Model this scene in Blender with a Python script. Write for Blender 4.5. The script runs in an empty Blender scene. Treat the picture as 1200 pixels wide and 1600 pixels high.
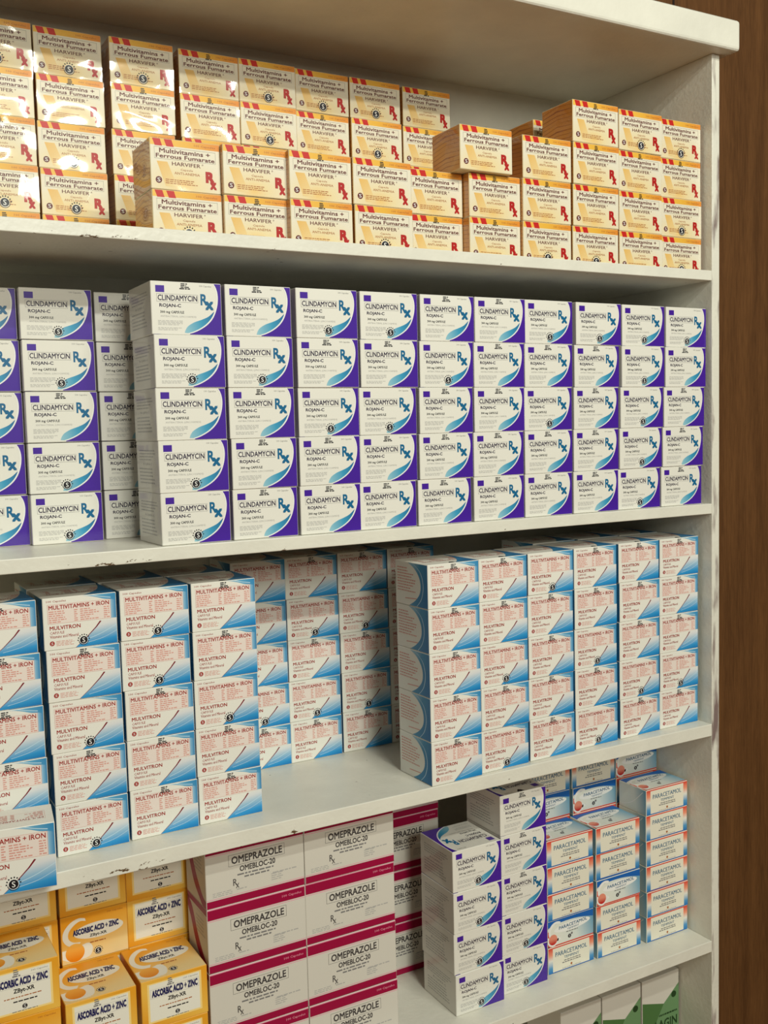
import bpy, bmesh, math, random
from mathutils import Vector, Matrix

# ------------------------------------------------------------------ camera, world, lights, exposure
S = bpy.context.scene
COL = S.collection
FZ = 1.36                       # height of the second shelf's top above the floor
def lin(r, g, b):
    f = lambda v: v / 12.92 if v <= 0.04045 else ((v + 0.055) / 1.055) ** 2.4
    return (f(r / 255), f(g / 255), f(b / 255), 1.0)

yaw, pitch, roll = -0.5139, -0.0788, -0.0252
cy, sy, cp, sp = math.cos(yaw), math.sin(yaw), math.cos(pitch), math.sin(pitch)
fwd = Vector((-sy * cp, cy * cp, sp)); r0 = Vector((cy, sy, 0)); u0 = r0.cross(fwd)
right = math.cos(roll) * r0 + math.sin(roll) * u0
up = -math.sin(roll) * r0 + math.cos(roll) * u0
cam = bpy.data.objects.new('camera', bpy.data.cameras.new('camera'))
COL.objects.link(cam)
cam.matrix_world = Matrix(((right.x, up.x, -fwd.x, -1.42), (right.y, up.y, -fwd.y, -1.3139),
                           (right.z, up.z, -fwd.z, 0.1451 + FZ), (0, 0, 0, 1)))
cam.data.sensor_fit = 'VERTICAL'; cam.data.sensor_height = 36.0
cam.data.lens = 1603.4 * 36 / 1600
cam.data.clip_start = 0.02
S.camera = cam

S.view_settings.view_transform = 'Standard'; S.view_settings.look = 'None'
S.view_settings.gamma = 1; S.view_settings.use_curve_mapping = False
S.view_settings.exposure = 0.24

world = bpy.data.worlds.new('room_ambient'); S.world = world; world.use_nodes = True
bg = world.node_tree.nodes['Background']
bg.inputs['Color'].default_value = (1.0, 0.93, 0.80, 1); bg.inputs['Strength'].default_value = 0.07

def area(name, loc, target, sx, sy_, power, col):
    d = bpy.data.lights.new(name, 'AREA'); d.shape = 'RECTANGLE'; d.size = sx; d.size_y = sy_
    d.energy = power; d.color = col
    o = bpy.data.objects.new(name, d); COL.objects.link(o); o.location = loc
    o.rotation_euler = (Vector(target) - Vector(loc)).to_track_quat('-Z', 'Y').to_euler()
    return o
WARM = (0.97, 0.985, 0.87)
area('ceiling_tube_lamp', (-0.35, -2.75, 3.08), (-0.6, 0, 1.2), 1.2, 0.05, 34, WARM)
area('ceiling_tube_lamp', (-0.55, -1.95, 3.0), (-0.6, 0, 1.2), 1.0, 0.05, 17, WARM)
area('ceiling_panel_lamp', (-1.15, -4.2, 2.7), (-0.6, 0, 1.2), 1.1, 0.9, 60, WARM)

# ------------------------------------------------------------------ materials
def mat(name, rgb, rough=0.5, spec=0.35):
    m = bpy.data.materials.get(name)
    if m: return m
    m = bpy.data.materials.new(name); m.use_nodes = True
    b = m.node_tree.nodes['Principled BSDF']
    b.inputs['Base Color'].default_value = rgb
    b.inputs['Roughness'].default_value = rough
    b.inputs['Specular IOR Level'].default_value = spec
    return m
def ink(name, r, g, b): return mat('ink_' + name, lin(r, g, b), 0.42, 0.3)
def gradient(name, stops, du, dv, off=0.0, radial=None):
    """printed colour blend over a face: position = du*u + dv*v + off, or the distance from radial=(u, v, su, sv)"""
    m = bpy.data.materials.new('print_' + name); m.use_nodes = True
    nt = m.node_tree; N = nt.nodes; L = nt.links; b = N['Principled BSDF']
    b.inputs['Roughness'].default_value = 0.42; b.inputs['Specular IOR Level'].default_value = 0.3
    uv = N.new('ShaderNodeUVMap'); uv.uv_map = 'UVMap'
    if radial:
        mp = N.new('ShaderNodeMapping'); L.new(uv.outputs[0], mp.inputs[0])
        ru, rv, su, sv = radial
        mp.inputs['Scale'].default_value = (su, sv, 0); mp.inputs['Location'].default_value = (-ru * su, -rv * sv, 0)
        ln = N.new('ShaderNodeVectorMath'); ln.operation = 'LENGTH'; L.new(mp.outputs[0], ln.inputs[0]); src = ln.outputs['Value']
    else:
        dt = N.new('ShaderNodeVectorMath'); dt.operation = 'DOT_PRODUCT'
        dt.inputs[1].default_value = (du, dv, 0); L.new(uv.outputs[0], dt.inputs[0])
        ad = N.new('ShaderNodeMath'); ad.inputs[1].default_value = off; L.new(dt.outputs['Value'], ad.inputs[0]); src = ad.outputs[0]
    rp = N.new('ShaderNodeValToRGB'); cr = rp.color_ramp
    while len(cr.elements) < len(stops): cr.elements.new(0.5)
    for e, (p, c) in zip(cr.elements, stops): e.position = p; e.color = lin(*c)
    L.new(src, rp.inputs[0]); L.new(rp.outputs[0], b.inputs['Base Color'])
    return m

def painted(name, rgb, chips=False, smudge=False):
    m = bpy.data.materials.new(name); m.use_nodes = True
    nt = m.node_tree; N = nt.nodes; L = nt.links; b = N['Principled BSDF']
    b.inputs['Roughness'].default_value = 0.38; b.inputs['Specular IOR Level'].default_value = 0.4
    tc = N.new('ShaderNodeTexCoord')
    nz = N.new('ShaderNodeTexNoise'); nz.inputs['Scale'].default_value = 14; nz.inputs['Detail'].default_value = 6
    L.new(tc.outputs['Object'], nz.inputs['Vector'])
    rp = N.new('ShaderNodeValToRGB'); rp.color_ramp.elements[0].position = 0.3; rp.color_ramp.elements[1].position = 0.7
    rp.color_ramp.elements[0].color = tuple(c * 0.90 for c in rgb[:3]) + (1,); rp.color_ramp.elements[1].color = rgb
    L.new(nz.outputs['Fac'], rp.inputs[0]); out = rp.outputs[0]
    sep = N.new('ShaderNodeSeparateXYZ'); L.new(tc.outputs['Object'], sep.inputs[0])
    def mth(op, a, bb):
        n = N.new('ShaderNodeMath'); n.operation = op
        for k, v in enumerate((a, bb)):
            if isinstance(v, (int, float)): n.inputs[k].default_value = v
            else: L.new(v, n.inputs[k])
        return n.outputs[0]
    def stain(mask, col, src):
        mx = N.new('ShaderNodeMixRGB'); L.new(mask, mx.inputs[0]); L.new(src, mx.inputs[1]); mx.inputs[2].default_value = col
        return mx.outputs[0]
    if chips:     # flaked paint along the lower front edge (object origin: the board's front top edge)
        n2 = N.new('ShaderNodeTexNoise'); n2.inputs['Scale'].default_value = 55; n2.inputs['Detail'].default_value = 5; n2.inputs['Roughness'].default_value = 0.7
        mp = N.new('ShaderNodeMapping'); mp.inputs['Scale'].default_value = (0.6, 1, 1.6); L.new(tc.outputs['Object'], mp.inputs[0]); L.new(mp.outputs[0], n2.inputs['Vector'])
        n3 = N.new('ShaderNodeTexNoise'); n3.inputs['Scale'].default_value = 4.5; L.new(tc.outputs['Object'], n3.inputs['Vector'])
        edge = mth('MULTIPLY', mth('LESS_THAN', sep.outputs['Z'], -0.0125), mth('LESS_THAN', sep.outputs['Y'], 0.002))
        thr = mth('SUBTRACT', 0.90, mth('MULTIPLY', n3.outputs['Fac'], 0.60))
        far = N.new('ShaderNodeClamp'); L.new(mth('MULTIPLY', mth('ADD', sep.outputs['X'], 1.0), 0.20), far.inputs[0])
        mask = mth('MULTIPLY', edge, mth('GREATER_THAN', n2.outputs['Fac'], mth('ADD', thr, far.outputs[0])))
        out = stain(mask, lin(96, 74, 50), out)
        n4 = N.new('ShaderNodeTexNoise'); n4.inputs['Scale'].default_value = 95; n4.inputs['Detail'].default_value = 1; L.new(tc.outputs['Object'], n4.inputs['Vector'])
        out = stain(mth('GREATER_THAN', n4.outputs['Fac'], 0.80), lin(120, 110, 95), out)
    if smudge:    # grey scuffs down the front edge of the side panel
        n2 = N.new('ShaderNodeTexNoise'); n2.inputs['Scale'].default_value = 30; n2.inputs['Detail'].default_value = 4
        mp = N.new('ShaderNodeMapping'); mp.inputs['Scale'].default_value = (1.5, 1, 0.30); L.new(tc.outputs['Object'], mp.inputs[0]); L.new(mp.outputs[0], n2.inputs['Vector'])
        mask = mth('MULTIPLY', mth('LESS_THAN', sep.outputs['Y'], 0.0008), mth('MULTIPLY', mth('SUBTRACT', n2.outputs['Fac'], 0.50), 7.0))
        mk = N.new('ShaderNodeClamp'); L.new(mask, mk.inputs[0])
        out = stain(mk.outputs[0], lin(128, 110, 106), out)
    L.new(out, b.inputs['Base Color'])
    bp = N.new('ShaderNodeBump'); bp.inputs['Strength'].default_value = 0.25; bp.inputs['Distance'].default_value = 0.002
    n5 = N.new('ShaderNodeTexNoise'); n5.inputs['Scale'].default_value = 120; L.new(tc.outputs['Object'], n5.inputs['Vector'])
    L.new(n5.outputs['Fac'], bp.inputs['Height']); L.new(bp.outputs[0], b.inputs['Normal'])
    return m

def wood(name, dark, light):
    m = bpy.data.materials.new(name); m.use_nodes = True
    nt = m.node_tree; N = nt.nodes; L = nt.links; b = N['Principled BSDF']
    b.inputs['Roughness'].default_value = 0.55; b.inputs['Specular IOR Level'].default_value = 0.25
    tc = N.new('ShaderNodeTexCoord')
    mp = N.new('ShaderNodeMapping'); mp.inputs['Scale'].default_value = (150, 150, 11); L.new(tc.outputs['Object'], mp.inputs[0])
    nz = N.new('ShaderNodeTexNoise'); nz.inputs['Scale'].default_value = 2.0; nz.inputs['Detail'].default_value = 8; nz.inputs['Roughness'].default_value = 0.65
    L.new(mp.outputs[0], nz.inputs['Vector'])
    mp2 = N.new('ShaderNodeMapping'); mp2.inputs['Scale'].default_value = (26, 26, 1.6); L.new(tc.outputs['Object'], mp2.inputs[0])
    n2 = N.new('ShaderNodeTexNoise'); n2.inputs['Scale'].default_value = 1.3; n2.inputs['Detail'].default_value = 4; L.new(mp2.outputs[0], n2.inputs['Vector'])
    mx = N.new('ShaderNodeMath'); mx.operation = 'ADD'; L.new(nz.outputs['Fac'], mx.inputs[0]); L.new(n2.outputs['Fac'], mx.inputs[1])
    rp = N.new('ShaderNodeValToRGB'); rp.color_ramp.elements[0].position = 0.38; rp.color_ramp.elements[1].position = 0.64
    hf = N.new('ShaderNodeMath'); hf.operation = 'MULTIPLY'; hf.inputs[1].default_value = 0.5; L.new(mx.outputs[0], hf.inputs[0])
    rp.color_ramp.elements[0].color = lin(*dark); rp.color_ramp.elements[1].color = lin(*light)
    L.new(hf.outputs[0], rp.inputs[0]); L.new(rp.outputs[0], b.inputs['Base Color'])
    return m

def film(name, bump, rough=0.10, scale=9.0, amount=1.0, pillow=0.0):
    """clear shrink wrap: a slightly wavy glossy skin over the carton"""
    m = bpy.data.materials.new(name); m.use_nodes = True
    nt = m.node_tree; N = nt.nodes; L = nt.links
    N.remove(N['Principled BSDF'])
    tr = N.new('ShaderNodeBsdfTransparent'); gl = N.new('ShaderNodeBsdfGlossy'); gl.inputs['Roughness'].default_value = rough
    tc = N.new('ShaderNodeTexCoord'); oi = N.new('ShaderNodeObjectInfo')
    sc = N.new('ShaderNodeVectorMath'); sc.operation = 'SCALE'; sc.inputs['Scale'].default_value = 7.0
    cb = N.new('ShaderNodeCombineXYZ'); L.new(oi.outputs['Random'], cb.inputs[0]); L.new(oi.outputs['Random'], cb.inputs[2])
    L.new(cb.outputs[0], sc.inputs[0])
    ad = N.new('ShaderNodeVectorMath'); L.new(tc.outputs['Object'], ad.inputs[0]); L.new(sc.outputs[0], ad.inputs[1])
    nz = N.new('ShaderNodeTexNoise'); nz.inputs['Scale'].default_value = scale; nz.inputs['Detail'].default_value = 1.5; nz.inputs['Distortion'].default_value = 0.6
    L.new(ad.outputs[0], nz.inputs['Vector'])
    bp = N.new('ShaderNodeBump'); bp.inputs['Strength'].default_value = 1.0; bp.inputs['Distance'].default_value = bump
    if pillow:      # the skin bulges a little between the carton's edges
        uv = N.new('ShaderNodeUVMap'); uv.uv_map = 'UVMap'; sp_ = N.new('ShaderNodeSeparateXYZ'); L.new(uv.outputs[0], sp_.inputs[0])
        def op(kind, a, b_):
            n = N.new('ShaderNodeMath'); n.operation = kind; L.new(a, n.inputs[0])
            if isinstance(b_, float): n.inputs[1].default_value = b_
            else: L.new(b_, n.inputs[1])
            return n.outputs[0]
        hump = lambda a: op('SINE', op('MULTIPLY', a, math.pi), 0.0)
        both = op('MULTIPLY', hump(sp_.outputs[0]), hump(sp_.outputs[1]))
        L.new(op('ADD', op('MULTIPLY', both, pillow / bump), nz.outputs['Fac']), bp.inputs['Height'])
    else: L.new(nz.outputs['Fac'], bp.inputs['Height'])
    fr = N.new('ShaderNodeFresnel'); fr.inputs['IOR'].default_value = 1.5
    L.new(bp.outputs[0], fr.inputs['Normal']); L.new(bp.outputs[0], gl.inputs['Normal'])
    ml = N.new('ShaderNodeMath'); ml.operation = 'MULTIPLY'; L.new(fr.outputs[0], ml.inputs[0])
    ge = N.new('ShaderNodeNewGeometry'); sb = N.new('ShaderNodeMath'); sb.operation = 'MULTIPLY_ADD'
    sb.inputs[1].default_value = -amount; sb.inputs[2].default_value = amount      # the inner side of the skin only lets light through
    L.new(ge.outputs['Backfacing'], sb.inputs[0]); L.new(sb.outputs[0], ml.inputs[1])
    mx = N.new('ShaderNodeMixShader'); L.new(ml.outputs[0], mx.inputs[0]); L.new(tr.outputs[0], mx.inputs[1]); L.new(gl.outputs[0], mx.inputs[2])
    L.new(mx.outputs[0], N['Material Output'].inputs['Surface'])
    return m

WHITE_PAINT = lin(226, 223, 210)
M_shelf = painted('white_painted_board', WHITE_PAINT, chips=True)
M_panel = painted('white_painted_panel', WHITE_PAINT)
M_post = painted('scuffed_white_panel', WHITE_PAINT, smudge=True)
M_wood = wood('brown_wood_panelling', (86, 55, 28), (114, 76, 42))
M_groove = mat('dark_groove', lin(38, 22, 12), 0.7)
M_floor = wood('floor_boards', (148, 106, 68), (174, 130, 88))

# ------------------------------------------------------------------ mesh helpers
class MB:
    def __init__(s): s.v = []; s.f = []; s.m = []; s.uv = []; s.mats = []
    def mi(s, m):
        if m not in s.mats: s.mats.append(m)
        return s.mats.index(m)
    def add(s, verts, faces, m, uvs=None):
        o = len(s.v); s.v += [tuple(p) for p in verts]; k = s.mi(m)
        s.uv += list(uvs) if uvs else [(0, 0)] * len(verts)
        for f in faces: s.f.append([i + o for i in f]); s.m.append(k)
    def box(s, lo, hi, m, bev=0.0, seg=1):
        bm = bmesh.new(); bmesh.ops.create_cube(bm, size=1)
        for v in bm.verts: v.co = Vector([lo[i] + (v.co[i] + 0.5) * (hi[i] - lo[i]) for i in range(3)])
        if bev: bmesh.ops.bevel(bm, geom=bm.edges[:], offset=bev, segments=seg, affect='EDGES', profile=0.5)
        bm.verts.index_update()
        s.add([v.co[:] for v in bm.verts], [[v.index for v in f.verts] for f in bm.faces], m); bm.free()
    def mesh(s, name):
        me = bpy.data.meshes.new(name); me.from_pydata(s.v, [], s.f)
        for m in s.mats: me.materials.append(m)
        me.polygons.foreach_set('material_index', s.m)
        uvl = me.uv_layers.new(name='UVMap')
        for lp in me.loops: uvl.data[lp.index].uv = s.uv[lp.vertex_index]
        me.update(); return me
    def obj(s, name, parent=None, loc=(0, 0, 0)):
        o = bpy.data.objects.new(name, s.mesh(name)); COL.objects.link(o); o.location = loc
        if parent: o.parent = parent
        return o

def tag(o, label, cat, group=None):
    o['label'] = label; o['category'] = cat
    if group: o['group'] = group
    return o
def struct(o): o['kind'] = 'structure'; return o

_tc = {}
def text_mesh(s, bold, res, shear):
    k = (s, bold, res, shear)
    if k not in _tc:
        cu = bpy.data.curves.new('t', 'FONT'); cu.body = s; cu.size = 1; cu.resolution_u = res; cu.shear = shear
        cu.fill_mode = 'FRONT'
        o = bpy.data.objects.new('t', cu); COL.objects.link(o)
        dg = bpy.context.evaluated_depsgraph_get()
        me = bpy.data.meshes.new_from_object(o.evaluated_get(dg))
        vs = [(v.co.x, v.co.y) for v in me.vertices]; fs = [list(p.vertices) for p in me.polygons]
        bpy.data.objects.remove(o); bpy.data.curves.remove(cu); bpy.data.meshes.remove(me)
        xs = [v[0] for v in vs]; ys = [v[1] for v in vs]
        _tc[k] = (vs, fs, min(xs), max(xs), min(ys), max(ys))
    return _tc[k]

EPS = 0.00007
class Face:
    """one printable side of a carton: u along U (0..1), v along V (0..1)"""
    def __init__(s, mb, O, U, V, inset=0.0008):
        s.mb = mb; U = Vector(U); V = Vector(V); s.N = U.cross(V).normalized()
        iu = U.normalized() * inset; iv = V.normalized() * inset
        s.O = Vector(O) + iu + iv; s.U = U - 2 * iu; s.V = V - 2 * iv; s.W = s.U.length; s.H = s.V.length
    def P(s, u, v, k): return s.O + s.U * u + s.V * v + s.N * (EPS * k)
    def poly(s, pts, m, k=1): s.mb.add([s.P(u, v, k) for u, v in pts], [list(range(len(pts)))], m, pts)
    def rect(s, a, b, c, d, m, k=1): s.poly([(a, c), (b, c), (b, d), (a, d)], m, k)
    def frame(s, a, b, c, d, m, k=2, t=0.0004):
        tu = t / s.W; tv = t / s.H
        s.rect(a, b, c, c + tv, m, k); s.rect(a, b, d - tv, d, m, k); s.rect(a, a + tu, c, d, m, k); s.rect(b - tu, b, c, d, m, k)
    def strip(s, A, B, m, k=2):
        n = len(A); pts = list(A) + list(B)
        s.mb.add([s.P(u, v, k) for u, v in pts], [[i, i + 1, n + i + 1, n + i] for i in range(n - 1)], m, pts)
    def disc(s, u, v, r, m, k=2, n=20, a0=0, a1=360):
        pts = [(u + r / s.W * math.cos(math.radians(a0 + (a1 - a0) * i / n)), v + r / s.H * math.sin(math.radians(a0 + (a1 - a0) * i / n))) for i in range(n + (a1 - a0 < 360))]
        s.poly(pts, m, k)
    def ring(s, u, v, r1, r2, m, k=2, a0=0, a1=360, n=24):
        P = lambda r: [(u + r / s.W * math.cos(math.radians(a0 + (a1 - a0) * i / n)), v + r / s.H * math.sin(math.radians(a0 + (a1 - a0) * i / n))) for i in range(n + 1)]
        s.strip(P(r1), P(r2), m, k)
    def text(s, t, a, b, c, d, m, k=3, bold=0.0, res=2, shear=0.0, slope=0.0):
        vs, fs, x0, x1, y0, y1 = text_mesh(t, 0.0, res, shear)
        g = bold * 0.75; sx = (b - a) / (x1 - x0 + 2 * g); sy = (d - c) / (y1 - y0 + 2 * g)
        for i, (ox, oy) in enumerate(((-g, -g), (g, g), (-g, g), (g, -g)) if bold >= 0.02 else ((-g, 0), (g, 0)) if bold > 0 else ((0, 0),)):
            pts = [(a + (x - x0 + g + ox) * sx, c + (y - y0 + g + oy) * sy + slope * ((x - x0) / (x1 - x0))) for x, y in vs]
            s.mb.add([s.P(u, v, k + .12 * i) for u, v in pts], fs, m, pts)
    def fine(s, a, b, c, d, n, m, seed=1, k=2, fill=0.55, ragged=0.3, slope=0.0):
        """rows of print too small to read: short strokes"""
        R = random.Random(seed); h = (d - c) / n
        for i in range(n):
            v = d - (i + 1) * h + h * 0.2; u = a; e = b - (b - a) * R.random() * ragged
            while u < e - 0.012:
                w = min(R.uniform(0.02, 0.07), e - u)
                s.poly([(u, v + slope * (u - a)), (u + w, v + slope * (u + w - a)), (u + w, v + h * fill + slope * (u + w - a)), (u, v + h * fill + slope * (u - a))], m, k); u += w + 0.011

def bez(p0, p1, p2, p3, n=14):
    return [tuple((1 - t) ** 3 * a + 3 * (1 - t) ** 2 * t * b + 3 * (1 - t) * t * t * c + t ** 3 * d for a, b, c, d in zip(p0, p1, p2, p3)) for t in [i / n for i in range(n + 1)]]
def smooth(pts, n=5):
    """Catmull-Rom through points"""
    P = [pts[0]] + list(pts) + [pts[-1]]; out = []
    for i in range(1, len(P) - 2):
        for j in range(n):
            t = j / n; out.append(tuple(0.5 * (2 * P[i][q] + (P[i + 1][q] - P[i - 1][q]) * t + (2 * P[i - 1][q] - 5 * P[i][q] + 4 * P[i + 1][q] - P[i + 2][q]) * t * t + (3 * P[i][q] - P[i - 1][q] - 3 * P[i + 1][q] + P[i + 2][q]) * t ** 3) for q in (0, 1)))
    return out + [pts[-1]]

# ------------------------------------------------------------------ room and shelving
Z1, Z2, Z3, Z4, Z5, ZC = [FZ + z for z in (0.4134, 0.0, -0.405, -0.8173, -1.225, 0.7861)]
DEP = 0.332; XL = -2.45
b = MB(); b.box((-4, -4.6, -0.06), (3, DEP + 0.02, 0), M_floor); struct(b.obj('floor'))
b = MB(); b.box((-4, DEP + 0.016, 0), (3, DEP + 0.12, 3.1), M_wood)
for gx in (-2.18, -0.96, 0.260, 1.48): b.box((gx - 0.0025, DEP + 0.0145, 0), (gx + 0.0025, DEP + 0.0165, 3.1), M_groove)
struct(b.obj('wall_back'))

unit = bpy.data.objects.new('shelving_unit', None); COL.objects.link(unit); unit.location = (0, 0, 0)
tag(unit, 'white painted built-in shelving unit with scuffed edges, against the brown wood wall', 'shelf')
b = MB(); b.box((XL, -0.028, 0), (0.040, DEP, 0.052), M_panel, 0.006, 3); b.obj('top_board', unit, (0, 0, ZC))
b = MB(); b.box((0, 0, 0), (0.0185, DEP, ZC), M_post, 0.0015, 2); b.obj('side_panel', unit, (0.0005, 0, 0))
b = MB(); b.box((0, 0, 0), (0.0185, DEP, ZC), M_post, 0.0015, 2); b.obj('side_panel', unit, (XL, 0, 0))
b = MB(); b.box((XL + 0.0185, DEP - 0.006, 0.08), (0.0005, DEP, ZC), M_panel); b.obj('back_panel', unit)
for z, t, drop in ((Z1, 0.0175, 0.010), (Z2, 0.0185, 0), (Z3, 0.0225, 0), (Z4, 0.0215, 0), (Z5, 0.02, 0)):
    b = MB(); b.box((XL + 0.0185, 0.0046 if drop else 0, -t), (0.0003, DEP - 0.006, -drop), M_shelf, 0.0012, 2)
    sh = b.obj('shelf', unit, (0, 0, z))
    if drop:
        b = MB(); b.box((XL + 0.0185, 0, -t), (0.0003, 0.0045, 0), M_shelf, 0.0012, 2); b.obj('edge_strip', sh)

# ------------------------------------------------------------------ inks
PAPER = mat('white_card', lin(228, 225, 215), 0.5, 0.3)
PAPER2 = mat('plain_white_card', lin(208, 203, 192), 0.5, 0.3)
BLACK = ink('black', 24, 22, 28); GREY = ink('grey', 120, 118, 118); LGREY = ink('pale_grey', 172, 170, 166); WHITE = ink('white', 235, 234, 230)

def seal(f, u, v, r, m=BLACK, w=WHITE, tail=True):
    """round manufacturer's seal: dark disc with a white S, ring and ticks"""
    f.disc(u, v, r * 1.10, w, 4, 24)
    f.disc(u, v, r, m, 5, 24)
    f.text('S', u - 0.36 * r / f.W, u + 0.36 * r / f.W, v - 0.64 * r / f.H, v + 0.64 * r / f.H, w, 6, 0.015, 3)
    f.ring(u, v, r * 1.17, r * 1.32, m, 5, 190, 350)
    for a in range(10, 190, 24):
        ca, sa = math.cos(math.radians(a)), math.sin(math.radians(a)); ta, tb = -sa, ca
        q = [(u + (ca * r * rr + ta * r * tt) / f.W, v + (sa * r * rr + tb * r * tt) / f.H) for rr, tt in ((1.3, -.14), (1.3, .14), (1.62, .14), (1.62, -.14))]
        f.poly(q, m, 5)
def stamp(f, u0, u1, v0, v1, m=BLACK, seed=5):
    f.fine(u0, u1, v0 + (v1 - v0) * 0.25, v1, 3, m, seed, 4, 0.6, 0.35)
    f.fine(u0 - (u1 - u0) * 0.15, u1 + (u1 - u0) * 0.12, v0, v0 + (v1 - v0) * 0.25, 1, m, seed + 3, 4, 0.7, 0)

def carton_faces(mb, w, d, h):
    F = Face(mb, (0, 0, 0), (w, 0, 0), (0, 0, h))
    T = Face(mb, (0, 0, h), (w, 0, 0), (0, d, 0))
    TR = Face(mb, (w, d, h), (-w, 0, 0), (0, -d, 0))          # top, print turned half round
    Lf = Face(mb, (0, d, 0), (0, -d, 0), (0, 0, h))
    Rt = Face(mb, (w, 0, 0), (0, d, 0), (0, 0, h))
    return F, T, TR, Lf, Rt

# ---- clindamycin
PURPLE = ink('purple', 66, 24, 150); PINKTXT = ink('dark_plum', 38, 26, 58); TEAL = ink('teal_blue', 8, 98, 142)
SWOOSH = gradient('aqua_swoosh', [(0.0, (150, 196, 208)), (0.55, (58, 152, 190)), (1.0, (14, 96, 150))], 1.9, 0.3, -0.85)
ARC = [(.90, 1.0), (.93, .93), (.95, .84), (.957, .74), (.952, .64), (.94, .55), (.915, .44), (.88, .34), (.83, .25), (.765, .17), (.685, .10), (.60, .045), (.53, .015)]
def clinda_print(f):
    A = smooth(ARC, 4); B = [(u - .018 - .006 * i / len(A), v + .012 * i / len(A)) for i, (u, v) in enumerate(A)]
    f.poly(A + [(.53, .0), (1, 0), (1, 1)], PURPLE, 1)
    low = [p for p in B if p[1] < .47]
    upper = smooth([(.455, .03), (.47, .09), (.51, .165), (.60, .24), (.71, .295), (.81, .36), (.893, .46)], 4)
    f.poly(low[::-1] + upper[::-1], SWOOSH, 2)
    f.strip(A, B, WHITE, 3)
    f.rect(.06, .185, .80, .93, PURPLE, 2)
    f.text('100 Capsules', .69, .865, .92, .965, GREY, 2, 0, 1)
    f.frame(.072, .665, .618, .772, GREY, 2, .0003)
    f.text('CLINDAMYCIN', .088, .652, .643, .752, PINKTXT, 3, .021, 2)
    f.text('ROJAN-C', .108, .415, .50, .585, PINKTXT, 3, .026, 2)
    f.text('300 mg CAPSULE', .118, .455, .385, .45, BLACK, 3, .022, 1)
    f.text('ANTIBACTERIAL (LINCOSAMIDE)', .118, .63, .315, .36, LGREY, 2, 0, 1)
    f.fine(.08, .46, .17, .27, 4, LGREY, 3, 2, .4)
    f.fine(.08, .44, .07, .135, 3, LGREY, 4, 2, .4)
    f.text('R', .70, .80, .575, .795, TEAL, 3, .035, 3)
    f.text('x', .765, .89, .485, .655, TEAL, 3, .045, 3)
def build_clinda(w=.0970, d=.100, h=.0692):
    mb = MB(); mb.box((0, 0, 0), (w, d, h), PAPER, .0008)
    F, T, TR, Lf, Rt = carton_faces(mb, w, d, h)
    clinda_print(F); clinda_print(TR)
    Rt.rect(0, .22, 0, 1, PURPLE, 1)
    Lf.fine(.12, .88, .62, .86, 4, LGREY, 8, 2, .4); Lf.fine(.12, .8, .15, .5, 5, LGREY, 9, 2, .4); Lf.text('ROJAN-C', .3, .7, .52, .58, GREY, 2, 0, 1)
    return mb

# ---- multivitamins + ferrous fumarate
H_CREAM = gradient('cream_gold', [(0.0, (234, 196, 122)), (0.36, (232, 213, 166)), (1.0, (229, 221, 200))], 0, 0, 0, (.45, .10, 1.5, 1.7))
H_STRIP = gradient('amber_strip', [(0.0, (238, 190, 84)), (0.5, (232, 178, 64)), (1.0, (222, 136, 48))], 1, 0)
H_WEDGE = gradient('gold_wedge', [(0.0, (226, 176, 84)), (1.0, (232, 206, 150))], 1.6, -1.0, 0.55)
H_SIDE = gradient('amber_side', [(0.0, (196, 122, 44)), (0.5, (214, 150, 74)), (1.0, (206, 138, 60))], .6, .8)
H_CARD = mat('cream_card', lin(230, 212, 168), .5, .3)
RED = ink('red', 196, 34, 30); MAROON = ink('maroon', 96, 24, 22); BROWN = ink('brown', 168, 96, 44); RXRED = ink('rx_red', 176, 24, 22)
def harv_front(f):
    f.rect(0, 1, 0, 1, H_CREAM, 1)
    f.rect(0, 1, .87, 1, H_STRIP, 2)
    for a in (.035, .20):
        f.poly([(a + .03, .86), (a + .135, .86), (a + .105, 1), (a - .005, 1)], RED, 3)
    f.text('100 Capsules', .63, .94, .90, .955, BROWN, 3, .004, 1)
    f.frame(.055, .94, .60, .835, GREY, 3, .0003)
    f.text('Multivitamins +', .125, .86, .725, .815, MAROON, 4, .022, 2)
    f.text('Ferrous Fumarate', .075, .925, .622, .705, MAROON, 4, .022, 2)
    f.text('HARVIFER', .30, .715, .487, .565, MAROON, 4, .014, 2)
    f.ring(.745, .555, .0006, .001, MAROON, 4, n=8)
    f.text('Capsule', .42, .60, .385, .44, BROWN, 4, 0, 1)
    f.text('ANTI-ANEMIA', .33, .70, .315, .365, BROWN, 4, 0, 1)
    f.poly([(.085, .55), (.235, .55), (.37, .06), (.20, .06)], H_WEDGE, 2)
    f.fine(.20, .68, .11, .22, 3, BROWN, 12, 4, .4)
    f.disc(.105, .175, .0044, MAROON, 4, 16); f.text('S', .082, .128, .135, .215, WHITE, 5, .01, 2)
    f.text('R', .785, .915, .20, .43, RXRED, 4, .07, 3); f.text('x', .845, .945, .07, .225, RXRED, 4, .05, 3)
def build_harv(w=.0970, d=.078, h=.0660):
    mb = MB(); mb.box((0, 0, 0), (w, d, h), H_CARD, .0008)
    F, T, TR, Lf, Rt = carton_faces(mb, w, d, h)
    harv_front(F)
    for f in (T, Lf, Rt): f.rect(0, 1, 0, 1, H_SIDE, 1)
    R = random.Random(4)
    for k in range(9):
        v = .08 + k * .1
        Lf.poly([(.02, v), (.5, v + .05 + R.random() * .04), (.98, v + .02), (.98, v + .03), (.5, v + .075 + R.random() * .03), (.02, v + .015)], BROWN, 2)
    return mb

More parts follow.
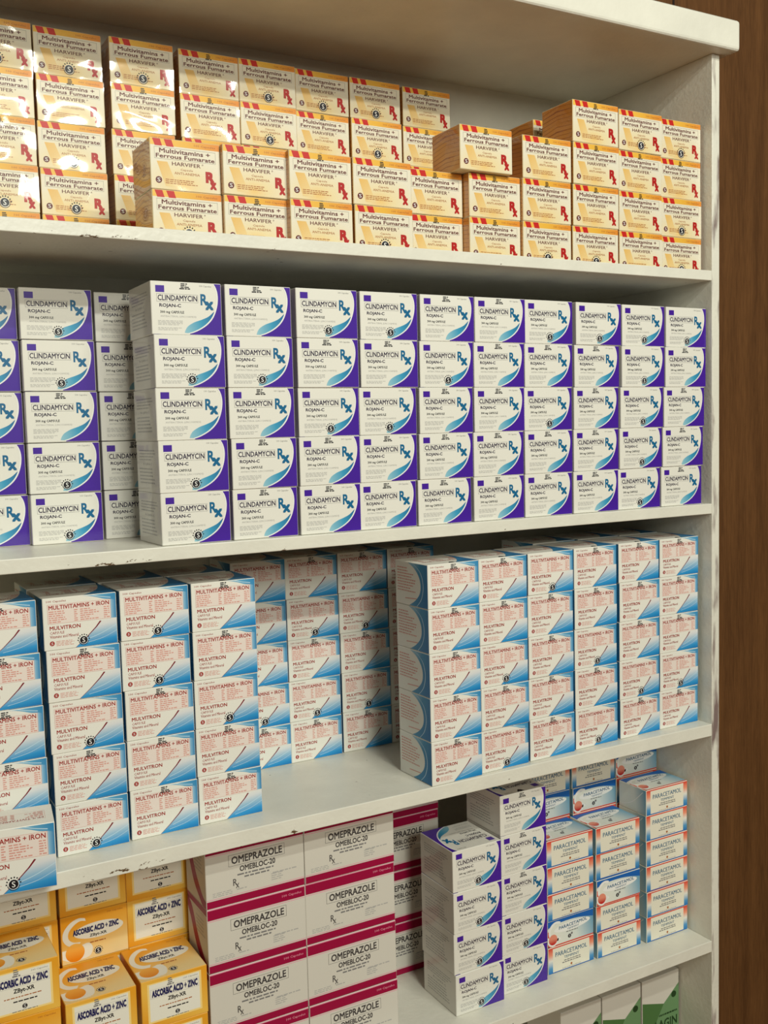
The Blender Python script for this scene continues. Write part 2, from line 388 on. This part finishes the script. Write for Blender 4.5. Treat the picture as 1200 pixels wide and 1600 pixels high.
# ---- multivitamins + iron
BLUE_R = gradient('blue_corner', [(0.0, (18, 116, 182)), (0.22, (48, 146, 204)), (0.52, (150, 186, 210)), (0.8, (214, 216, 218)), (1.0, (226, 224, 216))], -.35, 1.9, .32)
BLUE_E = gradient('blue_edge', [(0.0, (222, 226, 226)), (0.5, (126, 176, 206)), (1.0, (44, 124, 176))], 9, 0, -8)
BLUE_T = gradient('blue_top', [(0.0, (196, 214, 222)), (0.5, (96, 164, 200)), (1.0, (54, 134, 184))], 2.2, .6, -1.75)
BLUE_S = gradient('blue_side', [(0.0, (150, 186, 204)), (0.45, (66, 138, 178)), (1.0, (40, 112, 166))], 1.6, -.4, -.4)
SKY = ink('pale_sky', 190, 216, 230); BRICK = ink('brick_red', 158, 44, 38); SALMON = ink('salmon', 212, 150, 138); PINKISH = ink('faint_pink', 229, 215, 206); NEEDLE = ink('needle_red', 122, 30, 40)
def mulv_table(f, a, b, c, d, seed=2, k=3):
    m = (a + b) / 2; w = b - a
    for (x0, x1) in ((a, a + w * .30), (m + w * .01, m + w * .33)): f.fine(x0, x1, c, d, 6, SALMON, seed + int(x0 * 90), k, .5, .55)
    for (x0, x1) in ((a + w * .41, a + w * .475), (b - w * .10, b)): f.fine(x0, x1, c, d, 6, SALMON, seed + int(x0 * 77), k, .5, .2)
def mulv_front(f):
    f.poly(smooth([(.42, 0), (.56, .17), (.68, .335), (.775, .485)], 4) + [(1, .505), (1, 0)], BLUE_R, 1)
    f.poly([(.925, .505), (1, .505), (1, 1), (.925, 1)], BLUE_E, 1)
    f.poly(smooth([(.52, 1), (.62, .985), (.74, .945), (.84, .90), (.93, .885)], 4) + [(1, .86), (1, 1)], BLUE_T, 2)
    f.strip(smooth([(.66, 1), (.78, .95), (.93, .91)], 5), smooth([(.69, 1), (.79, .96), (.93, .925)], 5), SKY, 3)
    for (p, q) in ((((.60, .14), (.78, .22), (1, .36)), .012), (((.55, .06), (.8, .13), (1, .25)), .008)):
        A = smooth(p, 6); f.strip(A, [(u, v + q) for u, v in A], SKY, 3)
    f.text('100 Capsules', .045, .31, .915, .965, BRICK, 3, .008, 1)
    f.rect(.055, .925, .505, .885, PINKISH, 2)
    f.frame(.055, .925, .505, .885, SALMON, 3, .0003)
    f.text('MULTIVITAMINS + IRON', .072, .905, .782, .866, BRICK, 4, .024, 2)
    mulv_table(f, .07, .91, .52, .765)
    f.text('MULVITRON', .075, .495, .385, .462, BRICK, 4, .024, 2)
    f.text('CAPSULE', .075, .27, .305, .355, BRICK, 4, .004, 1)
    f.text('Vitamins and Mineral', .075, .46, .225, .285, BRICK, 4, .006, 1)
    f.disc(.10, .125, .0032, BRICK, 3, 14); f.text('S', .085, .115, .10, .15, WHITE, 4, .01, 1)
    f.fine(.155, .44, .065, .175, 4, SALMON, 6, 3, .42)
    A = [(.415, .0), (.56, .17), (.70, .36), (.765, .475)]; f.strip(A, [(.420, .0), (.569, .166), (.717, .354), (.788, .467)], NEEDLE, 4)
def build_mulv(w=.0955, d=.094, h=.0687, plain_top=False):
    mb = MB(); mb.box((0, 0, 0), (w, d, h), PAPER, .0008)
    F, T, TR, Lf, Rt = carton_faces(mb, w, d, h)
    mulv_front(F)
    Rt.rect(0, 1, 0, 1, BLUE_S, 1)
    TR.text('MULTIVITAMINS + IRON', .10, .88, .62, .70, BRICK, 3, .014, 1); TR.frame(.08, .9, .3, .73, SALMON, 2, .0003); mulv_table(TR, .1, .88, .32, .60, 9)
    if not plain_top: T.poly(smooth([(.55, 0), (.70, .18), (.84, .42), (.93, .72), (.97, 1)], 4) + [(1, 1), (1, 0)], BLUE_S, 4)
    Lf.poly(smooth([(.40, 1), (.60, .88), (.74, .70), (.79, .5), (.75, .30), (.60, .12), (.42, 0)], 4) + [(1, 0), (1, 1)], BLUE_S, 1)
    Lf.strip(smooth([(.55, 1), (.78, .8), (.86, .5), (.8, .2), (.65, 0)], 5), smooth([(.56, 1), (.795, .8), (.875, .5), (.815, .2), (.665, 0)], 5), SKY, 2)
    Lf.fine(.06, .66, .30, .90, 9, SALMON, 20, 2, .4, .5)
    Lf.poly([(.3, .14), (.66, .17), (.66, .19), (.3, .16)], SALMON, 2)
    return mb

# ---- paracetamol
P_SIDE = gradient('red_to_blue', [(0.0, (30, 110, 180)), (0.22, (84, 150, 196)), (0.5, (226, 224, 214)), (0.72, (232, 150, 120)), (1.0, (214, 60, 44))], 0, 1)
P_SWIRL = gradient('pale_to_teal', [(0.0, (226, 226, 214)), (0.5, (214, 220, 214)), (1.0, (92, 152, 182))], 1.1, .15, -.22)
P_BLUE = ink('royal_blue', 24, 96, 176); P_BALL = gradient('red_ball', [(0.0, (226, 140, 116)), (1.0, (190, 32, 28))], .0, -5, 1.55)
P_NAVY = ink('navy_teal', 26, 92, 128); P_RED = ink('orange_red', 214, 66, 52); CREAM = mat('cream_white_card', lin(228, 223, 205), .5, .3)
def para_white(f):
    f.rect(0, 1, 0, 1, CREAM, 1)
    f.rect(0, .095, .0, 1, P_SIDE, 2); f.rect(.905, 1, 0, 1, P_SIDE, 2)
    f.rect(.095, .905, .955, 1, P_RED, 2); f.rect(.095, .905, 0, .035, P_BLUE, 2)
    f.text('PARACETAMOL', .15, .85, .61, .79, P_NAVY, 3, .016, 2)
    f.text('TEMPENT', .34, .67, .45, .55, P_NAVY, 3, .01, 2)
    f.fine(.34, .70, .345, .40, 1, GREY, 33, 3, .6, 0)
    f.fine(.30, .72, .27, .33, 1, GREY, 3, 3, .6, 0); f.disc(.50, .16, .0022, BROWN, 3, 10)
    f.fine(.30, .72, .06, .10, 1, LGREY, 7, 3, .6, 0)
def para_swirl(f):
    f.rect(0, 1, 0, 1, P_SWIRL, 1)
    f.poly([(0, 1), (0, .72)] + smooth([(.02, .76), (.18, .84), (.42, .87), (.7, .84), (1, .72)], 4) + [(1, 1)], P_BLUE, 2)
    f.rect(0, .03, 0, .62, P_RED, 3); f.rect(0, 1, 0, .04, P_RED, 3)
    f.ring(.19, .56, .018, .0135, WHITE, 4, 60, 300)
    el = lambda cu, cv, a, b_, t, n=28: [(cu + a * math.cos(q) * math.cos(t) - b_ * math.sin(q) * math.sin(t), cv + (a * math.cos(q) * math.sin(t) + b_ * math.sin(q) * math.cos(t))) for q in [2 * math.pi * i / n for i in range(n)]]
    f.poly(el(.53, .63, .40, .17, .10), WHITE, 4)
    f.disc(.11, .27, .0095, P_BALL, 5, 22); f.ring(.11, .27, .0095, .0125, WHITE, 4, 150, 380)
    f.text('PARACETAMOL', .24, .86, .585, .715, P_NAVY, 5, .02, 2, 0, .06)
    f.text('TEMPENT', .42, .68, .49, .555, P_NAVY, 5, .01, 1, 0, .03)
    f.fine(.40, .66, .40, .45, 1, GREY, 3, 5, .6, 0)
    f.disc(.47, .23, .0036, BLACK, 5, 14); f.text('S', .455, .485, .19, .27, WHITE, 6, 0, 1); f.disc(.52, .31, .0022, GREY, 5, 10)
def build_para(swirl, w=.1045, d=.072, h=.0482):
    mb = MB(); mb.box((0, 0, 0), (w, d, h), CREAM, .0007)
    F, T, TR, Lf, Rt = carton_faces(mb, w, d, h)
    (para_swirl if swirl else para_white)(F); (para_white if swirl else para_swirl)(T)
    Lf.rect(0, 1, 0, 1, P_SWIRL, 1); Lf.strip(smooth([(.1, .1), (.5, .35), (.9, .9)]), smooth([(.1, .13), (.5, .38), (.88, .9)]), WHITE, 2)
    return mb

# ---- ascorbic acid + zinc
A_ORANGE = gradient('orange_border', [(0.0, (226, 150, 26)), (0.5, (236, 186, 78)), (1.0, (228, 158, 38))], .5, .6)
A_BACK = gradient('orange_to_cream', [(0.0, (230, 154, 30)), (0.35, (236, 176, 70)), (0.75, (234, 206, 146)), (1.0, (236, 212, 160))], .25, -.9, .72)
A_BALL = gradient('orange_ball', [(0.0, (244, 184, 80)), (1.0, (226, 130, 10))], 0, -3, 1.2)
NAVY = ink('navy', 24, 26, 84); A_CARD = mat('amber_card', lin(230, 170, 62), .5, .3); A_WHITE = mat('ivory_print', lin(232, 228, 214), .5, .3); A_MID = ink('pale_amber', 244, 214, 138)
def asc_white(f):
    f.rect(0, 1, 0, 1, A_ORANGE, 1)
    for i, (e, m) in enumerate(((.085, A_MID), (.115, A_WHITE))):
        f.poly([(e, e * 1.25), (1 - e, e * 1.25), (1 - e, 1 - e * .75), (e, 1 - e * .75)], m, 2 + i)
    f.text('100 Capsules', .64, .86, .845, .89, GREY, 4, 0, 1)
    f.frame(.13, .875, .615, .81, LGREY, 4, .0003)
    f.text('ASCORBIC ACID + ZINC', .15, .855, .635, .79, NAVY, 4, .075, 2)
    f.text('ZByt-XR', .39, .67, .475, .585, BLACK, 4, .035, 2)
    f.fine(.26, .78, .40, .44, 1, BROWN, 31, 4, .5, 0)
    f.fine(.38, .70, .31, .36, 1, BLACK, 5, 4, .5, 0)
    f.disc(.53, .215, .0033, BLACK, 4, 14); f.text('S', .512, .548, .18, .25, WHITE, 5, 0, 1)
    f.fine(.36, .70, .125, .155, 1, GREY, 6, 4, .5, 0)
def asc_swirl(f):
    f.rect(0, 1, 0, 1, A_BACK, 1)
    el = lambda cu, cv, a, b_, n=32: [(cu + a * math.cos(q), cv + b_ * math.sin(q)) for q in [2 * math.pi * i / n for i in range(n)]]
    O = smooth([(.36, .90), (.26, .93), (.13, .86), (.03, .70), (.02, .52), (.10, .38), (.24, .33)], 4); I = smooth([(.37, .84), (.28, .86), (.19, .80), (.11, .68), (.10, .54), (.17, .44), (.28, .41)], 4)
    f.strip(O, I, A_WHITE, 2)
    f.poly(el(.56, .60, .38, .17), A_WHITE, 3)
    f.text('ASCORBIC ACID + ZINC', .17, .87, .565, .695, NAVY, 4, .075, 2, 0, .02)
    f.text('ZByt-XR', .42, .68, .455, .535, BLACK, 4, .03, 2)
    f.text('100 Capsules', .70, .94, .90, .945, BROWN, 4, 0, 1)
    f.poly(smooth([(.0, .12), (.08, .06), (.2, .04), (.4, .06), (.46, .22), (.42, .34), (.36, .36)], 4) + [(.2, .3), (.0, .3)], A_WHITE, 2)
    f.disc(.19, .21, .0135, A_BALL, 4, 26)
    f.fine(.42, .66, .33, .37, 1, BROWN, 5, 4, .6, 0)
    seal(f, .54, .14, .0042)
def build_asc(swirl, w=.0955, d=.102, h=.0702):
    mb = MB(); mb.box((0, 0, 0), (w, d, h), A_CARD, .0008)
    F, T, TR, Lf, Rt = carton_faces(mb, w, d, h)
    (asc_swirl if swirl else asc_white)(F); (asc_white if swirl else asc_swirl)(T)
    Lf.rect(0, 1, 0, 1, A_BACK, 1); Rt.rect(0, 1, 0, 1, A_BACK, 1)
    return mb

# ---- omeprazole
MAG = ink('magenta', 152, 4, 58); PALEPINK = ink('pale_pink', 224, 150, 170); CHAR = ink('charcoal', 66, 62, 62)
def build_omep(w=.1545, d=.085, h=.0952):
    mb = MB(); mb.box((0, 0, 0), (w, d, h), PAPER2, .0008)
    F, T, TR, Lf, Rt = carton_faces(mb, w, d, h)
    F.rect(0, 1, .83, 1, MAG, 1); F.rect(0, 1, .805, .815, PALEPINK, 1); F.rect(0, 1, 0, .11, MAG, 1); F.rect(0, 1, .125, .135, PALEPINK, 1); F.rect(0, 1, .985, 1, PALEPINK, 2)
    F.text('100 Capsules', .76, .965, .885, .935, PALEPINK, 2, .006, 1)
    F.frame(.225, .80, .585, .765, CHAR, 2, .0004)
    F.text('OMEPRAZOLE', .255, .775, .615, .735, CHAR, 3, .03, 2)
    F.text('OMEBLOC-20', .335, .70, .475, .565, CHAR, 3, .03, 2)
    F.fine(.31, .72, .41, .45, 1, GREY, 2, 2, .6, .1); F.fine(.38, .66, .36, .40, 1, GREY, 3, 2, .6, .1)
    F.text('R', .265, .305, .27, .38, CHAR, 3, .01, 2); F.text('x', .29, .325, .225, .30, CHAR, 3, .0, 2)
    F.fine(.655, .80, .20, .33, 4, LGREY, 5, 2, .4); F.fine(.67, .92, .31, .34, 1, LGREY, 6, 2, .6, 0)
    F.fine(.06, .28, .155, .235, 3, LGREY, 7, 2, .4); F.fine(.30, .40, .19, .22, 1, LGREY, 8, 2, .5, 0)
    T.rect(0, 1, 0, 1, MAG, 1)
    Lf.poly(smooth([(0, .95), (.25, .80), (.5, .45), (.8, .18), (1, .11)], 4) + [(1, 0), (.8, 0)] + smooth([(.7, .06), (.4, .25), (.15, .6), (0, .75)], 4), MAG, 1)
    Lf.rect(0, 1, .9, 1, MAG, 1)
    Lf.fine(.45, .9, .5, .8, 5, LGREY, 9, 2, .4); Lf.fine(.5, .9, .85, .88, 1, LGREY, 9, 2, .4)
    return mb

# ---- tall white and green carton
G1 = ink('leaf_green', 74, 112, 62); G2 = ink('sage_green', 104, 140, 96); G3 = ink('deep_green', 34, 62, 30)
def build_tall(w=.0950, d=.10, h=.318):
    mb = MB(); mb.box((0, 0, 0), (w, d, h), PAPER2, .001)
    F = Face(mb, (0, 0, 0), (w, 0, 0), (0, 0, h))
    V = lambda z: z / h
    top = h
    F.poly([(0, 0), (1, 0), (1, V(top - .026)), (.58, V(top - .058)), (0, V(top - .043))], G1, 1)
    F.poly([(1, V(top - .026)), (.58, V(top - .058)), (.40, V(top - .085)), (.2, V(top - .12)), (1, V(top - .12))], G2, 2)
    F.disc(.86, V(top - .046), .0065, G3, 3, 14); F.fine(.45, .95, V(top - .083), V(top - .076), 1, G3, 4, 3, .5, 0)
    F.text('LAGIN', .34, .95, V(top - .107), V(top - .089), G3, 4, .03, 2)
    return mb

# ---- parts: wraps, seals and stamps
WRAP_A = film('shrink_wrap_film', .0022, .05, 12.0, 1.15, -.0016)
WRAP_B = film('thin_shrink_wrap', .0016, .12, 14.0, .9)
def wrap_mesh(name, w, d, h, m, o=.0004):
    mb = MB()
    p = [(-o, -o, 0), (w + o, -o, 0), (w + o, -o, h + o * .5), (-o, -o, h + o * .5), (-o, d, 0), (w + o, d, 0), (w + o, d, h + o * .5), (-o, d, h + o * .5)]
    for q in ((0, 1, 2, 3), (3, 2, 6, 7), (4, 0, 3, 7), (1, 5, 6, 2)):
        mb.add([p[k] for k in q], [[0, 1, 2, 3]], m, [(0, 0), (1, 0), (1, 1), (0, 1)])
    return mb.mesh(name)
def seal_mesh(w, d, h, r, u=.515, v=.15):
    mb = MB(); F = carton_faces(mb, w, d, h)[0]; seal(F, u, v, r); return mb.mesh('security_seal')
def stamp_mesh(w, d, h, u0, u1, v0, v1, m=BLACK, fold=True):
    mb = MB(); F, T = carton_faces(mb, w, d, h)[:2]; stamp(F, u0, u1, v0, v1, m)
    if fold: T.disc((u0 + u1) / 2, .055, .0045, BLACK, 5, 16)
    if fold: T.poly([(u0 - .02, .02), (u1 + .02, .02), ((u0 + u1) / 2, .12)], BLACK, 4)
    return mb.mesh('batch_stamp')

class Kind:
    def __init__(s, name, mb, dims, wrap=None, seal_=None, stamp_=None):
        s.name = name; s.me = mb.mesh(name + '_carton'); s.dims = dims; s.proto = {}
        s.wrap = wrap_mesh('plastic_wrap', *dims, wrap) if wrap else None
        s.seal = seal_; s.stamp = stamp_
    def make(s, code):
        o = bpy.data.objects.new(s.name, s.me); COL.objects.link(o); kids = []
        if code == 's' and s.seal: kids.append(('security_seal', s.seal))
        if code == 'c' and s.stamp: kids.append(('batch_stamp', s.stamp))
        if s.wrap: kids.append(('plastic_wrap', s.wrap))
        for n, me in kids:
            c = bpy.data.objects.new(n, me); COL.objects.link(c); c.parent = o
        return o
    def place(s, code, x, y, z, rz, label, group):
        if code not in s.proto: o = s.proto[code] = s.make(code)
        else:
            src = s.proto[code]; o = src.copy(); COL.objects.link(o)
            for ch in list(src.children):
                if ch.name.split('.')[0] == ch.data.name.split('.')[0]:
                    c = ch.copy(); COL.objects.link(c); c.parent = o
        o.location = (x, y, z); o.rotation_euler = (0, 0, rz); o.scale = (1, 1, 1)
        return tag(o, label, 'medicine box', group)

DC = (.0970, .100, .0692); DH = (.0970, .078, .0660); DM = (.0955, .094, .0687); DP = (.1045, .072, .0482); DA = (.0955, .102, .0702); DO = (.1545, .085, .0952)
K_C = Kind('clindamycin_box', build_clinda(), DC, WRAP_B, seal_mesh(*DC, .0050), stamp_mesh(*DC, .42, .54, .865, .99))
K_H = Kind('iron_capsule_box', build_harv(), DH, WRAP_A, seal_mesh(*DH, .0060, .505, .16), stamp_mesh(*DH, .46, .56, .84, .98))
K_M = Kind('multivitamin_box', build_mulv(), DM, None, seal_mesh(*DM, .0050, .53, .13), stamp_mesh(*DM, .45, .57, .85, .99))
K_MB = Kind('multivitamin_box', build_mulv(plain_top=True), DM, None, K_M.seal)
K_PW = Kind('paracetamol_box', build_para(False), DP); K_PS = Kind('paracetamol_box', build_para(True), DP)
K_AW = Kind('ascorbic_acid_box', build_asc(False), DA, None, None, stamp_mesh(*DA, .40, .50, .81, .97, GREY, False)); K_AS = Kind('ascorbic_acid_box', build_asc(True), DA)
K_O = Kind('omeprazole_box', build_omep(), DO)
K_T = Kind('tall_carton', build_tall(), (.0950, .10, .318))

# ------------------------------------------------------------------ stacks
R = random.Random(11)
ORD = ['bottom', 'second', 'third', 'fourth', 'fifth', 'sixth', 'seventh']
NTH = ['first', 'second', 'third', 'fourth', 'fifth', 'sixth', 'seventh', 'eighth', 'ninth', 'tenth']
def row_word(i, n): return 'bottom' if i == 0 else 'top' if i == n - 1 else ORD[i] + ' from bottom'
def col_word(i, n): return 'leftmost' if i == 0 and n > 1 else 'rightmost' if i == n - 1 and n > 1 else NTH[i]
MARK = {'s': 'round black seal', 'c': 'black stamp', 'n': 'no mark'}

def stack(kind, x, y, z, codes, label, group, pitch, xt=None, rz=0.0, jit=.0008, jr=.006, tops=None):
    """codes: one letter per box from the bottom up; a callable kind picks the design by letter"""
    n = len(codes)
    for i, c in enumerate(codes):
        t = i / max(1, n - 1)
        xx = x + ((xt - x) * t if xt is not None else 0)
        k = kind(c) if callable(kind) else kind
        dx, dy = (tops or {}).get(i, (0, 0))
        k.place(c, xx + R.uniform(-jit, jit) + dx, y + R.uniform(-.0012, .0012) + dy, z + i * pitch + .0004, rz + R.uniform(-jr, jr), label(i, n, c), group)

# second shelf: clindamycin, front block of ten columns and three recessed columns
xb = [-1.0115, -.9092, -.8089, -.7132, -.6126, -.5119, -.4117, -.3127, -.2134, -.1131]
xt = [-1.0125, -.9112, -.8066, -.7047, -.6018, -.5046, -.4082, -.3033, -.2023, -.1016]
cd = ['sscsc', 'ccccc'.replace('ccccc', 'cccsc'), 'ccscs', 'ccscs', 'cccsc', 'ccccc', 'ccscs', 'ccccs', 'sssss', 'ccccs']
for i in range(10):
    stack(K_C, xb[i], .0085, Z2, cd[i], lambda r, n, c, i=i: f'white and purple clindamycin box, {col_word(i, 10)} column, {row_word(r, n)} row, front block', 'clindamycin boxes on the second shelf', .0695, xt[i])
for j, (x, x2, y, c) in enumerate(((-1.2495, -1.252, .155, 'ccccc'), (-1.1516, -1.1538, .142, 'sscss'), (-1.0474, -1.0489, .158, 'ccccc'))):
    stack(K_C, x, y, Z2, c, lambda r, n, cc, j=j: f'white and purple clindamycin box set back at far left, {("leftmost", "middle", "rightmost")[j]} column, {row_word(r, n)} row', 'clindamycin boxes set back on the second shelf', .0702, x2)

# top shelf: orange boxes
zh = Z1 - .010
fx = [(-1.0000, .030, 'sn'), (-.9020, .022, 'cc'), (-.8100, .010, 'cc'), (-.7105, .0075, 'sc'), (-.6060, .030, 'cc'), (-.5075, .012, 'ccc'), (-.4090, .0075, 'scc'), (-.3085, .0062, 'sccc'), (-.2050, .012, 'cccs'), (-.1030, .020, 'sscs')]
for i, (x, y, c) in enumerate(fx):
    stack(K_H, x, y, zh, c, lambda r, n, cc, i=i: f'orange and cream iron capsule box, front row, {col_word(i, 10)} column, {row_word(r, n)} of its stack', 'orange boxes in the front row of the top shelf', .0665, None, 0, .0008, .006, {2: (-.022, -.010)} if i == 5 else None)
hx = [(-1.198, .236, 'csccs'), (-1.0972, .240, 'cssc' + 's'), (-.9909, .236, 'nnncs'), (-.8841, .238, 'nnncc'), (-.7868, .236, 'nnnss'), (-.6877, .240, 'nnncs'), (-.5886, .238, 'nnnss'), (-.4850, .242, 'nnncc')]
for i, (x, y, c) in enumerate(hx):
    stack(K_H, x, y, zh, c, lambda r, n, cc, i=i: f'orange and cream iron capsule box, back row, {col_word(i, 8)} column, {row_word(r, n)} of its stack', 'orange boxes in the back row of the top shelf', .0662)
stack(K_H, -.2995, .120, zh, 'nnnn', lambda r, n, c: f'orange iron capsule box behind the front row near right end, {row_word(r, n)}', 'orange boxes behind the front row', .0665)

# third shelf: multivitamins + iron
mp = .0690
ml = [(-1.2615, .045, -1.2650, 'ccccc'), (-1.1577, .0462, -1.1616, 'scscs'), (-1.0591, .048, -1.0620, 'cccss'), (-.9614, .050, -.9615, 'ccscc')]
for i, (x, y, x2, c) in enumerate(ml):
    stack(K_M, x, y, Z3, c, lambda r, n, cc, i=i: f'white and blue multivitamin box, left front block, {col_word(i, 4)} column, {row_word(r, n)} row', 'multivitamin boxes in the left front block', mp, x2)
for i, x in enumerate((-1.160, -1.062, -.964)):
    stack(K_M, x, .148, Z3, 'nnnnn', lambda r, n, c, i=i: f'white and blue multivitamin box hidden behind left front block, {("leftmost", "middle", "rightmost")[i]} column, {row_word(r, n)} row', 'multivitamin boxes behind the left front block', mp, x - .003)
for i, (x, y, c) in enumerate(((-.8345, .226, 'csnnn'), (-.7385, .226, 'cscsc'), (-.6395, .229, 'cscsc'), (-.5420, .229, 'ccccc'))):
    stack(K_M, x, y, Z3, c, lambda r, n, cc, i=i: f'shaded white and blue multivitamin box in the back row, {col_word(i, 4)} column, {row_word(r, n)} row', 'multivitamin boxes in the back row', mp, x - .002)
rl = [(-.6041, .002, 'ccccc'), (-.5060, .007, 'scscc'), (-.4055, .0135, 'ccccs'), (-.3035, .019, 'scscc'), (-.2000, .023, 'csccc'), (-.1025, .026, 'csccc')]
for i, (x, y, c) in enumerate(rl):
    stack(K_M, x, y, Z3, c, lambda r, n, cc, i=i: f'white and blue multivitamin box, right block, {col_word(i, 6)} column, {row_word(r, n)} row', 'multivitamin boxes in the right block', mp, None, .02 if i < 5 else .008, .0005, .004)
for i, x in enumerate((-.305, -.203, -.103)):
    stack(K_M, x, .128, Z3, 'nnnnn', lambda r, n, c, i=i: f'white and blue multivitamin box hidden behind right block, {("leftmost", "middle", "rightmost")[i]} column, {row_word(r, n)} row', 'multivitamin boxes behind the right block', mp)
big = K_MB.place('s', -1.2840, -.0252, Z3 + .0004, -.138, 'larger white and blue multivitamin box standing forward over the third shelf edge', 'large multivitamin box')
big.scale = (1.13, .72, 1.18)

# fourth shelf
for i, (x, y, c) in enumerate(((-.5414, .0447, 'ssss'), (-.4398, .053, 'ssccc'))):
    stack(K_C, x, y, Z4, c, lambda r, n, cc, i=i: f'white and purple clindamycin box beside paracetamol, {("left shorter", "right taller")[i]} stack, {row_word(r, n)}', 'clindamycin boxes on the fourth shelf', .0695)
kp = lambda c: K_PS if c == 'w' else K_PW
for i, (x, y, c) in enumerate(((-.3345, .0640, 'nwnnn'), (-.2240, .0625, 'nnwnn'), (-.1085, .056, 'nnnnnn'))):
    stack(kp, x, y, Z4, c, lambda r, n, cc, i=i: f'{"blue swirl" if cc == "w" else "red and blue cornered"} paracetamol box, front row, {("left", "middle", "right")[i]} stack, {row_word(r, n)}', 'paracetamol boxes in the front row', .0485, None, 0, .0006, .004)
for i, (x, y, c) in enumerate(((-.3230, .140, 'nnnnnwn'), (-.2130, .139, 'nnnnnwn'), (-.1075, .137, 'nnnnnnw'))):
    stack(kp, x, y, Z4, c, lambda r, n, cc, i=i: f'{"blue swirl" if cc == "w" else "red and blue cornered"} paracetamol box, back row, {("left", "middle", "right")[i]} stack, {row_word(r, n)}', 'paracetamol boxes in the back row', .0485, None, 0, .0006, .004)
ka = lambda c: K_AS if c == 'w' else K_AW
for i, (x, y, c) in enumerate(((-1.2610, .043, 'ccwc'), (-1.1600, .043, 'ccc'), (-1.0585, .043, 'ccc'))):
    stack(ka, x, y, Z4, c, lambda r, n, cc, i=i: f'yellow {"swirl" if cc == "w" else "bordered"} ascorbic acid box, front row, {("left", "middle", "right")[i]} stack, {row_word(r, n)}', 'ascorbic acid boxes in the front row', .0705, None, 0, .0006, .004)
for i, (x, y, c) in enumerate(((-1.2400, .148, 'cccnc'), (-1.1405, .148, 'nnnwn'), (-1.0450, .148, 'nnncn'))):
    stack(ka, x, y, Z4, c, lambda r, n, cc, i=i: f'yellow {"swirl" if cc == "w" else "bordered"} ascorbic acid box, back row, {("left", "middle", "right")[i]} stack, {row_word(r, n)}', 'ascorbic acid boxes in the back row', .0705, None, 0, .0006, .004)
for i, (x, y) in enumerate(((-.9575, .050), (-.8020, .050), (-.6215, .204))):
    stack(K_O, x, y, Z4, 'nnnn', lambda r, n, c, i=i: f'white and magenta omeprazole box, {("left front", "right front", "set back")[i]} stack, {row_word(r, n)}', 'omeprazole boxes on the fourth shelf', .0955, None, 0, .0005, .003)

# lowest compartment: tall cartons
for i, x in enumerate((-.2945, -.1970, -.0985)):
    o = K_T.place('n', x, .080, Z5 + .0004, 0, f'tall white carton with green mountains under fourth shelf, {("leftmost", "middle", "rightmost")[i]} of three', 'tall green and white cartons')
    o['category'] = 'carton'
